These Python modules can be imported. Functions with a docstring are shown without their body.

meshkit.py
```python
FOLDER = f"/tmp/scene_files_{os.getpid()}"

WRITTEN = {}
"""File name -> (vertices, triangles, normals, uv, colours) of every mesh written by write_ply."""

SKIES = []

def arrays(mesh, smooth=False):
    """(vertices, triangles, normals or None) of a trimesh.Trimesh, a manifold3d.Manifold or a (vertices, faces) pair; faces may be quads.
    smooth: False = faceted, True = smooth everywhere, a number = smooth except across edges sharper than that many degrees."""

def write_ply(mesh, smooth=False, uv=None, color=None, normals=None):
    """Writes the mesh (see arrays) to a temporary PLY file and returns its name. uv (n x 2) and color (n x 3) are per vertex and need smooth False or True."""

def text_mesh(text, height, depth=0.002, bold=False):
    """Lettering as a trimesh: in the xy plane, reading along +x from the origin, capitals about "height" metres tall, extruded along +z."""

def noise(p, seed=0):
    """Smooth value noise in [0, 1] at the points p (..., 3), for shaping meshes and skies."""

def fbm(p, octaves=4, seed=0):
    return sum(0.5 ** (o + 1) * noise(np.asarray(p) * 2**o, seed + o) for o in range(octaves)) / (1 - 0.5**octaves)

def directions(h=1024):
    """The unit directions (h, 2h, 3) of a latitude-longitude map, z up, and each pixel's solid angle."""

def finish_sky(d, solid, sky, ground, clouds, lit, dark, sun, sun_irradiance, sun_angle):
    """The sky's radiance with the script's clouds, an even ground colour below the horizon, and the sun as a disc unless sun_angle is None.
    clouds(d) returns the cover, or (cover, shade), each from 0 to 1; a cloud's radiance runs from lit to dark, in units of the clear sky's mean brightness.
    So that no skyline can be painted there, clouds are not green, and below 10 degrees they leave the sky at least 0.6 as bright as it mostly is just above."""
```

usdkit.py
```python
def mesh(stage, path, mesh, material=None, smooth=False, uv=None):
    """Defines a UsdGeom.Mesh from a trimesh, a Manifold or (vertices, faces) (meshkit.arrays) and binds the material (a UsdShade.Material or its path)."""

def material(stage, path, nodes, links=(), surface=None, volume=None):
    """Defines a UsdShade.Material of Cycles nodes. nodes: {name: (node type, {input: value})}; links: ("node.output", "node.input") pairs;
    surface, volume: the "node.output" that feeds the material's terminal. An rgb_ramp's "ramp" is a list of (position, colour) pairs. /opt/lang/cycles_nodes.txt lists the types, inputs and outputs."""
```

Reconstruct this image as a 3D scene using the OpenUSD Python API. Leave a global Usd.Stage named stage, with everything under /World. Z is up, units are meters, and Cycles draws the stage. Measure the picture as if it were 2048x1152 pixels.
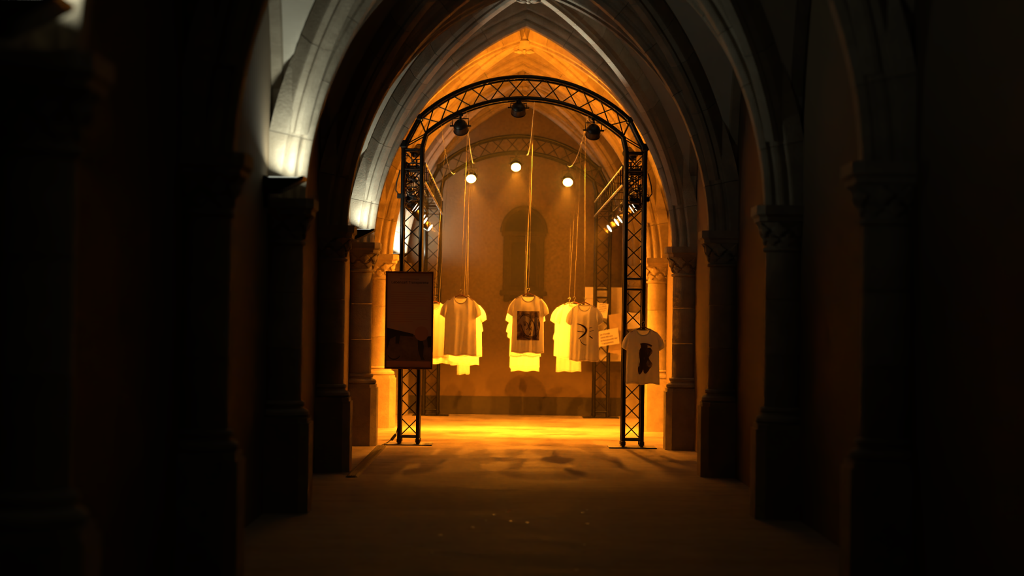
import math, random
import numpy as np
import trimesh, usdkit, meshkit
from pxr import Usd, UsdGeom, UsdLux, UsdShade, Sdf, Gf, Vt

random.seed(7)
stage = Usd.Stage.CreateInMemory()
UsdGeom.SetStageUpAxis(stage, "Z")
UsdGeom.SetStageMetersPerUnit(stage, 1.0)
UsdGeom.Xform.Define(stage, "/World")
UsdGeom.Scope.Define(stage, "/World/Looks")

# ------------------------------------------------------------------ camera, light levels, exposure
FPX, YAW, PITCH, ROLL, EYE = 3960.0, .00545, .01773, .01403, 1.5
cyw, syw = math.cos(YAW), math.sin(YAW)
FWD = np.array([syw * math.cos(PITCH), cyw * math.cos(PITCH), math.sin(PITCH)])
_r0 = np.array([cyw, -syw, 0.0]); _u0 = np.cross(_r0, FWD)
RGT = math.cos(ROLL) * _r0 + math.sin(ROLL) * _u0
UPV = -math.sin(ROLL) * _r0 + math.cos(ROLL) * _u0
FOCAL = 70.0
cam = UsdGeom.Camera.Define(stage, "/World/Camera")
cam.CreateFocalLengthAttr(FOCAL)
cam.CreateHorizontalApertureAttr(FOCAL * 2048 / FPX)
cam.CreateVerticalApertureAttr(FOCAL * 1152 / FPX)
cam.CreateFStopAttr(1.4)
cam.CreateFocusDistanceAttr(24.2)
cam.CreateClippingRangeAttr(Gf.Vec2f(0.1, 200))
cam.CreateExposureAttr(-0.4)
M4 = Gf.Matrix4d(*RGT, 0, *UPV, 0, *(-FWD), 0, 0, 0, EYE, 1)
UsdGeom.Xformable(cam).AddTransformOp().Set(M4)

NIGHT = 0.0006                        # what little sky light reaches the passage's open end
SIDE_POWER, REAR_POWER, FRONT_POWER, WHITE_POWER = 390.0, 700.0, 1050.0, 19.0
FLOOD_POWER = 230.0
AMBER, WARM_WHITE = (1.0, .27, .012), (.95, 1.0, .80)
HAZE = 0.0035

dome = UsdLux.DomeLight.Define(stage, "/World/night_sky")
dome.CreateIntensityAttr(NIGHT); dome.CreateColorAttr(Gf.Vec3f(.6, .75, 1.0))


def at(px, py, Y):
    """The point of the photographed place seen at a pixel, at the measured depth Y."""
    d = FWD + (px - 1024) / FPX * RGT + (576 - py) / FPX * UPV
    return np.array([0, 0, EYE]) + d * (Y / d[1])


# ------------------------------------------------------------------ helpers
names = {}


def numbered(parent, name):
    k = names.get((parent, name), 0)
    names[(parent, name)] = k + 1
    return f"{parent}/{name}" if k == 0 else f"{parent}/{name}_{k:03d}"


def data(prim, **kw):
    for k, v in kw.items():
        if v:
            prim.SetCustomDataByKey(k, v)


class Thing:
    def __init__(self, name, loc, label=None, cat=None, group=None, kind=None):
        self.path = numbered("/World", name)
        self.loc = np.array(loc, float)
        self.x = UsdGeom.Xform.Define(stage, self.path)
        self.x.AddTranslateOp().Set(Gf.Vec3d(*map(float, self.loc)))
        data(self.x.GetPrim(), label=label, category=cat, group=group, kind=kind)

    def part(self, name, m, mat, smooth=False, label=None, kind=None, parent=None, world=True):
        v, f = raw(m)
        p = numbered(parent or self.path, name)
        usdkit.mesh(stage, p, (v - self.loc if world else v, f), mat, smooth)
        data(stage.GetPrimAtPath(p), label=label, kind=kind)
        return p


def raw(m):
    if isinstance(m, trimesh.Trimesh):
        return np.array(m.vertices, float), np.array(m.faces, int)
    v, f = m
    v, f = np.asarray(v, float), np.asarray(f, int)
    if f.shape[1] == 4:
        f = np.vstack([f[:, [0, 1, 2]], f[:, [0, 2, 3]]])
    return v, f


def single(name, m, mat, smooth=False, label=None, cat=None, group=None, kind=None):
    v, f = raw(m)
    c = np.array([(v[:, 0].min() + v[:, 0].max()) / 2, (v[:, 1].min() + v[:, 1].max()) / 2, v[:, 2].min()])
    p = numbered("/World", name)
    mm = usdkit.mesh(stage, p, (v - c, f), mat, smooth)
    UsdGeom.Xformable(mm).AddTranslateOp().Set(Gf.Vec3d(*map(float, c)))
    data(mm.GetPrim(), label=label, category=cat, group=group, kind=kind)
    return p


def copy_of(src, name, loc, rz=0.0, scale=None, label=None, cat=None, group=None, kind=None):
    p = numbered("/World", name)
    x = UsdGeom.Xform.Define(stage, p)
    pr = x.GetPrim()
    pr.GetReferences().AddInternalReference(src.path)
    x.ClearXformOpOrder()
    x.AddTranslateOp().Set(Gf.Vec3d(*map(float, loc)))
    if rz:
        x.AddRotateZOp().Set(float(rz))
    if scale:
        x.AddScaleOp().Set(Gf.Vec3f(*scale))
    pr.SetInstanceable(True)
    data(pr, label=label, category=cat, group=group, kind=kind)
    return p


def cat(ms):
    vs, fs, n = [], [], 0
    for m in ms:
        v, f = raw(m)
        vs.append(v); fs.append(f + n); n += len(v)
    return np.vstack(vs), np.vstack(fs)


def box(x0, x1, y0, y1, z0, z1):
    b = trimesh.creation.box([x1 - x0, y1 - y0, z1 - z0])
    b.apply_translation([(x0 + x1) / 2, (y0 + y1) / 2, (z0 + z1) / 2])
    return b


def chamfer_box(x0, x1, y0, y1, z0, z1, c=.01):
    """A box with its long vertical and horizontal edges chamfered: the hull of three boxes."""
    pts = []
    for d in ((0, c, c), (c, 0, c), (c, c, 0)):
        for sx in (0, 1):
            for sy in (0, 1):
                for sz in (0, 1):
                    pts.append(((x1 - d[0]) if sx else (x0 + d[0]), (y1 - d[1]) if sy else (y0 + d[1]), (z1 - d[2]) if sz else (z0 + d[2])))
    return trimesh.convex.convex_hull(np.array(pts))


def sweep(profile, P, U, V, heart=None):
    """A closed profile (u, v) carried along the points P with the axes U, V; closed by fans from 'heart'."""
    profile = np.asarray(profile, float)
    n, m = len(profile), len(P)
    v = (P[:, None, :] + profile[None, :, :1] * U[:, None, :] + profile[None, :, 1:] * V[:, None, :]).reshape(-1, 3)
    h = np.mean(profile, 0) if heart is None else np.array(heart)
    f = []
    for i in range(m - 1):
        for k in range(n):
            a, b = i * n + k, i * n + (k + 1) % n
            f += [(a, b, b + n), (a, b + n, a + n)]
    v = np.vstack([v, P[0] + h[0] * U[0] + h[1] * V[0], P[-1] + h[0] * U[-1] + h[1] * V[-1]])
    for k in range(n):
        f.append((m * n, (k + 1) % n, k))
        f.append((m * n + 1, (m - 1) * n + k, (m - 1) * n + (k + 1) % n))
    t = trimesh.Trimesh(v, np.array(f), process=False)
    if t.volume < 0:
        t.invert()
    return t


def tube(pts, r, n=8):
    pts = np.asarray(pts, float)
    r = np.broadcast_to(r, len(pts))
    T = np.gradient(pts, axis=0) if len(pts) > 2 else np.repeat((pts[1:] - pts[:1]), 2, 0)
    T /= np.linalg.norm(T, axis=1, keepdims=True)
    ref = np.array([0, 0, 1.0]) if abs(T[0][2]) < .9 else np.array([0, 1.0, 0])
    U = np.zeros_like(pts)
    u = np.cross(ref, T[0]); u /= np.linalg.norm(u)
    for i in range(len(pts)):
        u = u - T[i] * (u @ T[i]); u /= np.linalg.norm(u)
        U[i] = u
    V = np.cross(T, U)
    a = np.arange(n) * 2 * math.pi / n
    v = pts[:, None] + r[:, None, None] * (np.cos(a)[None, :, None] * U[:, None] + np.sin(a)[None, :, None] * V[:, None])
    v = np.vstack([v.reshape(-1, 3), pts[:1], pts[-1:]])
    f = []
    m = len(pts)
    for i in range(m - 1):
        for k in range(n):
            p, q = i * n + k, i * n + (k + 1) % n
            f += [(p, q, q + n), (p, q + n, p + n)]
    for k in range(n):
        f += [(m * n, (k + 1) % n, k), (m * n + 1, (m - 1) * n + k, (m - 1) * n + (k + 1) % n)]
    return v, np.array(f)


def lathe(prof, n=20, M=None):
    """prof: (r, z) pairs from one end to the other."""
    prof = np.asarray(prof, float)
    a = np.arange(n) * 2 * math.pi / n
    v = np.stack([prof[:, None, 0] * np.cos(a), prof[:, None, 0] * np.sin(a), np.repeat(prof[:, 1:2], n, 1)], -1).reshape(-1, 3)
    f = []
    m = len(prof)
    for i in range(m - 1):
        for k in range(n):
            p, q = i * n + k, i * n + (k + 1) % n
            f += [(p, q, q + n), (p, q + n, p + n)]
    v = np.vstack([v, [[0, 0, prof[0, 1]], [0, 0, prof[-1, 1]]]])
    for k in range(n):
        f += [(m * n, (k + 1) % n, k), (m * n + 1, (m - 1) * n + k, (m - 1) * n + (k + 1) % n)]
    if M is not None:
        v = v @ M[:3, :3].T + M[:3, 3]
    return v, np.array(f)


def frame(pos, axis):
    """4x4 with local +z along axis at pos."""
    z = np.array(axis, float); z /= np.linalg.norm(z)
    x = np.cross([0, 0, 1.0], z)
    if np.linalg.norm(x) < 1e-3:
        x = np.array([1.0, 0, 0])
    x /= np.linalg.norm(x)
    M = np.eye(4)
    M[:3, 0], M[:3, 1], M[:3, 2], M[:3, 3] = x, np.cross(z, x), z, pos
    return M


# ------------------------------------------------------------------ materials
def principled(name, color, rough=.6, metallic=0.0, spec=.5, noise=None, bump=0.0, bscale=30.0, extra=None):
    nodes = {"p": ("principled_bsdf", {"base_color": color, "roughness": rough, "metallic": metallic, "specular_ior_level": spec, **(extra or {})})}
    links = []
    if noise or bump:
        nodes["g"] = ("geometry", {})
    if noise:
        scale, c2, detail = noise
        nodes["n"] = ("noise_texture", {"scale": scale, "detail": float(detail), "roughness": .65})
        nodes["r"] = ("rgb_ramp", {"ramp": [(.32, c2), (.62, color)]})
        links += [("g.position", "n.vector"), ("n.fac", "r.fac"), ("r.color", "p.base_color")]
    if bump:
        nodes["bn"] = ("noise_texture", {"scale": bscale, "detail": 5.0, "roughness": .7})
        nodes["b"] = ("bump", {"strength": bump, "distance": .02})
        links += [("g.position", "bn.vector"), ("bn.fac", "b.height"), ("b.normal", "p.normal")]
    return usdkit.material(stage, f"/World/Looks/{name}", nodes, links, surface="p.BSDF")


STONES = [principled(f"sandstone_{k}", c, .8, noise=(5.0, d, 6), bump=.35, bscale=45.0)
          for k, (c, d) in enumerate([((.34, .29, .22), (.24, .195, .14)), ((.305, .26, .195), (.22, .18, .13)), ((.37, .32, .25), (.26, .22, .165))])]
STONE = STONES[0]
WHITEWASH = principled("whitewash", (.52, .48, .41), .85, noise=(1.6, (.44, .40, .33), 5), bump=.15, bscale=25.0)
PLASTER = principled("wall_plaster", (.145, .102, .058), .85, noise=(1.0, (.130, .091, .051), 5), bump=.2, bscale=18.0)
DADO = principled("dado_paint", (.035, .028, .020), .7, noise=(4.0, (.025, .02, .015), 4), bump=.2)
EPITAPH = [principled("epitaph_stone", (.030, .021, .013), .8, spec=.1, noise=(6.0, (.020, .014, .009), 5), bump=.3),
           principled("epitaph_slate", (.012, .010, .009), .8, spec=.1, noise=(7.0, (.007, .006, .006), 5), bump=.2)]
BLACK = principled("black_powder_coat", (.006, .0055, .005), .35, spec=.3)
ALU = principled("brushed_aluminium", (.72, .70, .67), .34, metallic=1.0)
STEEL = principled("blackened_steel", (.010, .0095, .009), .42, spec=.35)
RUBBER = principled("cable_rubber", (.012, .012, .012), .5)
RAMP = principled("ramp_plastic", (.10, .075, .05), .7, spec=.1, noise=(40.0, (.045, .035, .025), 4))
ROPE = principled("pale_cord", (.10, .085, .065), .7, noise=(90.0, (.07, .06, .045), 3))
CHAIN = principled("chain_steel", (.35, .33, .30), .35, metallic=1.0)
HANGER = principled("hanger_plastic", (.12, .035, .02), .3)
FRAME_WOOD = principled("board_frame_wood", (.11, .035, .02), .5, noise=(25.0, (.06, .02, .012), 4))
POSTER = principled("poster_paper", (.36, .25, .19), .75)
POSTER_BAND = principled("poster_band", (.33, .17, .11), .75)
INK = principled("printed_ink", (.03, .022, .018), .7)
INK_SOFT = principled("printed_grey", (.085, .06, .045), .7)
PHOTO_DARK = principled("poster_photo_dark", (.012, .011, .011), .6)
PHOTO_MID = principled("poster_photo_grey", (.14, .10, .075), .65, noise=(9.0, (.07, .05, .04), 5))
PAPER = principled("paper", (.88, .86, .80), .8)
PAPER_TAN = principled("tan_card", (.52, .42, .30), .8, noise=(12.0, (.45, .36, .26), 4))
PANEL = principled("white_board", (.88, .83, .72), .7, noise=(2.2, (.80, .73, .60), 4))
SCRAP = principled("scrap_paper", (.92, .90, .86), .38, metallic=.7)
SCRAP_RED = principled("scrap_red", (.85, .16, .06), .38, metallic=.7)

# floor: worn stone, slightly polished, with long irregular streaks across the walk
FLOOR = usdkit.material(stage, "/World/Looks/floor_stone", {
    "g": ("geometry", {}), "mp": ("mapping", {"scale": (.55, 1.5, 1.0)}),
    "n": ("noise_texture", {"scale": 1.3, "detail": 8.0, "roughness": .68, "distortion": .4}),
    "n2": ("noise_texture", {"scale": 9.0, "detail": 6.0, "roughness": .7}),
    "mx": ("mix_float", {"fac": .35}),
    "r": ("rgb_ramp", {"ramp": [(.30, (.20, .16, .11)), (.5, (.36, .30, .22)), (.68, (.46, .39, .29))]}),
    "rr": ("map_range", {"from_min": .3, "from_max": .7, "to_min": .6, "to_max": .8}),
    "b": ("bump", {"strength": .5, "distance": .03}),
    "p": ("principled_bsdf", {"specular_ior_level": .03})},
    [("g.position", "mp.vector"), ("mp.vector", "n.vector"), ("g.position", "n2.vector"), ("n.fac", "mx.a"), ("n2.fac", "mx.b"), ("mx.result", "r.fac"),
     ("r.color", "p.base_color"), ("n.fac", "rr.value"), ("rr.result", "p.roughness"), ("mx.result", "b.height"), ("b.normal", "p.normal")], surface="p.BSDF")


def cotton(name, color, trans=.32):
    return usdkit.material(stage, f"/World/Looks/{name}", {
        "g": ("geometry", {}), "n": ("noise_texture", {"scale": 260.0, "detail": 2.0}), "b": ("bump", {"strength": .12, "distance": .002}),
        "d": ("diffuse_bsdf", {"color": color, "roughness": .6}), "t": ("translucent_bsdf", {"color": tuple(.9 * c for c in color)}),
        "m": ("mix_closure", {"fac": trans})},
        [("g.position", "n.vector"), ("n.fac", "b.height"), ("b.normal", "d.normal"), ("d.BSDF", "m.closure1"), ("t.BSDF", "m.closure2")], surface="m.closure")


COTTON = cotton("white_cotton", (.82, .80, .74))
COTTON_RIB = cotton("ribbed_cotton", (.70, .67, .60), .15)
COTTON_SEAM = cotton("sewn_hem", (.60, .56, .48), .1)
PRINT_BROWN = usdkit.material(stage, "/World/Looks/washed_print", {
    "g": ("geometry", {}), "n": ("noise_texture", {"scale": 14.0, "detail": 4.0, "distortion": 1.2}),
    "r": ("rgb_ramp", {"ramp": [(.3, (.09, .06, .045)), (.5, (.22, .16, .12)), (.66, (.42, .33, .26))]}),
    "d": ("diffuse_bsdf", {}), "t": ("translucent_bsdf", {}), "m": ("mix_closure", {"fac": .3})},
    [("g.position", "n.vector"), ("n.fac", "r.fac"), ("r.color", "d.color"), ("r.color", "t.color"), ("d.BSDF", "m.closure1"), ("t.BSDF", "m.closure2")], surface="m.closure")
PRINT_PALE = cotton("pale_print", (.62, .54, .44), .3)
PRINT_DARK = cotton("dark_print", (.035, .025, .02), .05)
PRINT_GREY = cotton("grey_print", (.13, .10, .085), .15)


def emitter(name, color, strength):
    return usdkit.material(stage, f"/World/Looks/{name}", {"e": ("emission", {"color": color, "strength": strength})}, [], surface="e.emission")


LENS_SIDE = emitter("lit_lens_side", (1.0, .80, .52), 5.0)
LENS_REAR = emitter("lit_lens_rear", (1.0, .36, .03), 600.0)
LENS_FRONT = emitter("lit_lens_front", AMBER, 5.0)
LENS_WHITE = emitter("lit_lens_white", WARM_WHITE, 1.0)

# ------------------------------------------------------------------ the passage: bays, vault, piers, walls
XC, HALF, SPRING, RAD, OFF = .26, 1.81, 2.34, 3.013, 1.203      # axis, half span, spring height, arch radius, centre offset
WALL = 2.08
BAY = 4.15
PIERS = [-1.05, 3.10, 7.25, 11.42, 15.60, 19.82, 24.00, 28.08, 32.15]
END = 32.45
WEB_R = RAD + .30


def web_z(x):
    """Height of the transverse barrel of the vault at |x| from the axis."""
    x = np.clip(np.abs(x), 0, WEB_R - OFF - 1e-4)
    return SPRING + np.sqrt(np.maximum(WEB_R ** 2 - (x + OFF) ** 2, 0))


fl = box(XC - WALL - .4, XC + WALL + .4, -3.2, END + .4, -.12, 0)
single("floor", fl, FLOOR, kind="structure", label="worn stone floor of the passage, glowing amber near the shirts", cat="floor")
single("wall_left", box(XC - WALL - .4, XC - WALL, -3.2, END, 0, 5.8), PLASTER, kind="structure", label="left wall of the vaulted passage", cat="wall")
single("wall_right", box(XC + WALL, XC + WALL + .4, -3.2, END, 0, 5.8), PLASTER, kind="structure", label="right wall of the vaulted passage", cat="wall")
single("wall_back", box(XC - WALL - .4, XC + WALL + .4, END, END + .4, 0, 5.8), PLASTER, kind="structure", label="hazy plastered end wall behind the rear truss arch", cat="wall")
single("baseboard_back", chamfer_box(XC - WALL, XC + WALL, END - .03, END, 0, .30, .008), DADO, kind="structure", label="dark base band along the foot of the end wall", cat="baseboard")

# one bay of web: the hollow under two pointed barrels that cross, closed above
nx, ny = 120, 110
gx, gy = np.linspace(-WALL - .02, WALL + .02, nx + 1), np.linspace(-BAY / 2, BAY / 2, ny + 1)
X, Y = np.meshgrid(gx, gy, indexing="ij")
Z = np.maximum(web_z(X), web_z(Y * (WALL + .02) / (BAY / 2)))
idx = np.arange((nx + 1) * (ny + 1)).reshape(nx + 1, ny + 1)
q = np.stack([idx[:-1, :-1], idx[:-1, 1:], idx[1:, 1:], idx[1:, :-1]], -1).reshape(-1, 4)
vb = np.stack([X, Y, Z], -1).reshape(-1, 3)
top = vb.copy(); top[:, 2] = 5.75
web_mesh = cat([(vb, q), (top, q[:, ::-1])])
ceil0 = Thing("ceiling", (XC, (PIERS[0] + PIERS[1]) / 2, 0), kind="structure", label="whitewashed rib vault web over the walkway", cat="ceiling")
ceil0.part("vault_web", web_mesh, WHITEWASH, smooth=40, world=False)
for i in range(1, len(PIERS) - 1):
    L = PIERS[i + 1] - PIERS[i]
    copy_of(ceil0, "ceiling", (XC, (PIERS[i] + PIERS[i + 1]) / 2, 0), scale=(1, L / BAY, 1), kind="structure")
single("ceiling", box(XC - WALL - .4, XC + WALL + .4, PIERS[-1], END + .4, 5.40, 5.75), WHITEWASH, kind="structure")

# moulded transverse arch: stepped profile of two orders with rolls and quirks; every voussoir a piece
h_prof = [(.000, .000), (.075, .000), (.100, .018), (.112, .045), (.104, .070), (.118, .085), (.150, .092), (.168, .112), (.172, .140), (.160, .165),
          (.175, .178), (.205, .185), (.218, .205), (.220, .330)]
T_PROF = np.array(h_prof + [(-a, b) for a, b in h_prof[::-1] if a > 0])


def half_arch(side, prof, a0, a1, n, heart=(0, .22), R=RAD, off=OFF):
    t = np.linspace(a0, a1, n)
    ct, st = np.cos(t), np.sin(t)
    P = np.stack([side * (R * ct - off), np.zeros(n), SPRING + R * st], 1)
    V = np.stack([side * ct, np.zeros(n), st], 1)
    U = np.repeat([[0, 1.0, 0]], n, 0)
    return sweep(prof, P, U, V, heart)


arch0 = Thing("transverse_arch", (XC, PIERS[0], 0), kind="structure", label="moulded pointed stone arch across the passage", cat="arch")
a_bot, a_top = math.asin((2.44 - SPRING) / RAD), math.acos(OFF / RAD)
for side in (-1, 1):
    NV = 7
    cuts = np.linspace(a_bot, a_top, NV + 1) + np.array([0] + [random.uniform(-.012, .012) for _ in range(NV - 1)] + [0])
    for k in range(NV):
        g = .0007
        end = cuts[k + 1] - g if k < NV - 1 else math.acos(OFF / (RAD + .33))      # the top stones run into one another above the apex
        arch0.part("voussoir", half_arch(side, T_PROF, cuts[k] + g * (k > 0), end, 6), STONES[(k * 2 + (side > 0)) % 3 if k < NV - 1 else 0], smooth=35, world=False)
for y in PIERS[1:]:
    copy_of(arch0, "transverse_arch", (XC, y, 0), kind="structure")

# diagonal ribs, wall ribs and the boss of one bay
h2 = [(.000, .000), (.040, .004), (.062, .030), (.060, .058), (.078, .070), (.098, .085), (.105, .110), (.105, .240)]
R_PROF = np.array(h2 + [(-a, b) for a, b in h2[::-1] if a > 0])
h3 = [(.000, .000), (.040, .000), (.055, .020), (.055, .045), (.080, .060), (.080, .160)]
W_PROF = np.array(h3 + [(-a, b) for a, b in h3[::-1] if a > 0])


def path_rib(pts, prof, heart):
    pts = np.asarray(pts)
    T = np.gradient(pts, axis=0); T /= np.linalg.norm(T, axis=1, keepdims=True)
    U = np.cross(T, [0, 0, 1.0])
    bad = np.linalg.norm(U, axis=1) < 1e-3
    U[bad] = U[~bad][0]
    U /= np.linalg.norm(U, axis=1, keepdims=True)
    V = np.cross(U, T)
    V *= np.where((V @ np.array([0, 0, 1.0]))[:, None] < -1e-6, -1, 1)
    return sweep(prof, pts, U, V, heart)


ribs0 = Thing("vault_ribs", (XC, (PIERS[0] + PIERS[1]) / 2, 0), kind="structure", label="crossing diagonal stone ribs with a round boss", cat="vault ribs")
for sx in (-1, 1):
    for sy in (-1, 1):
        t = np.linspace(1.0, .055, 61)
        R2 = WEB_R - .23
        xs = t * (R2 - OFF - .06)
        zs = SPRING + np.sqrt(R2 ** 2 - (xs + OFF) ** 2)
        keep = zs > 2.43
        px_, py_ = sx * xs, sy * t * (BAY / 2 - .16)
        pts = np.stack([px_, py_, zs], 1)[keep]
        NV = 8
        cut = np.linspace(0, len(pts) - 1, NV + 1).astype(int)
        for k in range(NV):
            seg = pts[cut[k]:cut[k + 1] + 1].copy()
            d = seg[1] - seg[0]
            if k:
                seg[0] += d / np.linalg.norm(d) * .003
            ribs0.part("rib_stone", path_rib(seg, R_PROF, (0, .14)), STONES[(k + (sx > 0) + 2 * (sy > 0)) % 3], smooth=35, world=False)
for sx in (-1, 1):
    for sy in (-1, 1):
        t = np.linspace(.93, 0.0, 37)
        zs = web_z(t * WALL) - .10
        pts = np.stack([np.full(37, sx * (WALL - .045)), sy * t * BAY / 2, zs], 1)
        pts = pts[pts[:, 2] > 2.43]
        cut = np.linspace(0, len(pts) - 1, 6).astype(int)
        for k in range(5):
            ribs0.part("wall_rib_stone", path_rib(pts[cut[k]:cut[k + 1] + 1], W_PROF, (0, .09)), STONES[(k + 1) % 3], smooth=35, world=False)
boss_z = SPRING + math.sqrt((WEB_R - .23) ** 2 - OFF ** 2)
boss = lathe([(.02, boss_z - .10), (.07, boss_z - .105), (.12, boss_z - .08), (.16, boss_z - .03), (.175, boss_z + .02), (.155, boss_z + .05), (.165, boss_z + .09), (.165, boss_z + .2)], 24)
ribs0.part("boss", boss, STONES[1], smooth=40, world=False)
petals = []
for k in range(8):
    a = k * math.pi / 4
    e = trimesh.creation.icosphere(1, 1.0)
    e.apply_scale([.055, .03, .022]); e.apply_translation([.085, 0, 0])
    e.apply_transform(trimesh.transformations.rotation_matrix(a, [0, 0, 1])); e.apply_translation([0, 0, boss_z - .10])
    petals.append(e)
ribs0.part("boss_flower", cat(petals), STONES[2], smooth=True, world=False)
for i in range(1, len(PIERS) - 1):
    L = PIERS[i + 1] - PIERS[i]
    copy_of(ribs0, "vault_ribs", (XC, (PIERS[i] + PIERS[i + 1]) / 2, 0), scale=(1, L / BAY, 1), kind="structure")


# piers: plinth, base, drums, carved capital, abacus; built for the left side, turned about for the right
def pier(y, name_label):
    cx = XC - 1.98
    t = Thing("pier", (cx, y, 0), kind="structure", label=name_label, cat="pier")
    w = .24
    oct_ = [(.24, -w + .07), (.24, w - .07), (.17, w), (-.12, w), (-.12, -w), (.17, -w)]
    P = np.array([[0, 0, 0], [0, 0, .70], [0, 0, .74]], float)
    U, V = np.repeat([[1.0, 0, 0]], 3, 0), np.repeat([[0, 1.0, 0]], 3, 0)
    lo = sweep(oct_, P[:2], U[:2], V[:2], (.05, 0))
    t.part("plinth", lo, STONES[1], world=False)
    t.part("plinth_cap", sweep(np.array(oct_) * .93, P[1:] - [0, 0, .001], U[:2], V[:2], (.05, 0)), STONES[0], world=False)
    t.part("base_moulding", lathe([(.21, .739), (.225, .760), (.222, .785), (.205, .800), (.182, .806), (.178, .825), (.192, .840), (.190, .858), (.165, .870)], 24), STONES[2], smooth=35, world=False)
    zs = [.868, 1.28, 1.71, 2.09]
    for k in range(3):
        z0, z1 = zs[k] + .002, zs[k + 1] - .002
        t.part("drum", lathe([(.156, z0), (.16, z0 + .006), (.16, z1 - .006), (.156, z1)], 24), STONES[(k + 1) % 3], smooth=35, world=False)
    t.part("necking", lathe([(.158, 2.088), (.178, 2.094), (.184, 2.106), (.178, 2.118), (.158, 2.124)], 24), STONES[0], smooth=35, world=False)
    bell = [lathe([(.158, 2.122), (.162, 2.18), (.178, 2.24), (.205, 2.29), (.225, 2.325)], 24)]
    t.part("capital", bell[0], STONES[2], smooth=35, world=False)
    for row, (n, zb, zt, rr) in enumerate([(8, 2.135, 2.225, .175), (8, 2.20, 2.315, .205)]):
        for k in range(n):
            a = (k + .5 * row) * 2 * math.pi / n
            if math.cos(a) < -.75:
                continue
            e = trimesh.creation.icosphere(2, 1.0)
            v = e.vertices
            v[:, 0] = v[:, 0] * .022 + .05 * np.maximum(v[:, 2], 0) ** 2
            v[:, 1] *= .052 * (1 + .35 * np.cos(v[:, 2] * 5))
            v[:, 2] = v[:, 2] * (zt - zb) / 2 + (zb + zt) / 2
            v[:, 0] += rr - .012
            e.vertices = v
            e.apply_transform(trimesh.transformations.rotation_matrix(a, [0, 0, 1]))
            t.part("capital_leaf", e, STONES[(k + row) % 3], smooth=50, world=False)
    P = np.array([[0, 0, 2.322], [0, 0, 2.355], [0, 0, 2.375], [0, 0, 2.445]], float)
    ab = np.array([(.26, -.20), (.26, .20), (.20, .27), (-.12, .27), (-.12, -.27), (.20, -.27)])
    U, V = np.repeat([[1.0, 0, 0]], 4, 0), np.repeat([[0, 1.0, 0]], 4, 0)
    sc = np.array([.88, .90, .98, .98])[:, None]
    t.part("abacus", sweep(ab, P, U * sc, V * sc, (.05, 0)), STONES[0], world=False)
    return t


pier0 = pier(PIERS[0], "stone pier with half column and leaf capital")
for y in PIERS[1:]:
    copy_of(pier0, "pier", (XC - 1.98, y, 0), kind="structure")
for y in PIERS:
    copy_of(pier0, "pier", (XC + 1.98, y, 0), rz=180, kind="structure")

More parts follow.
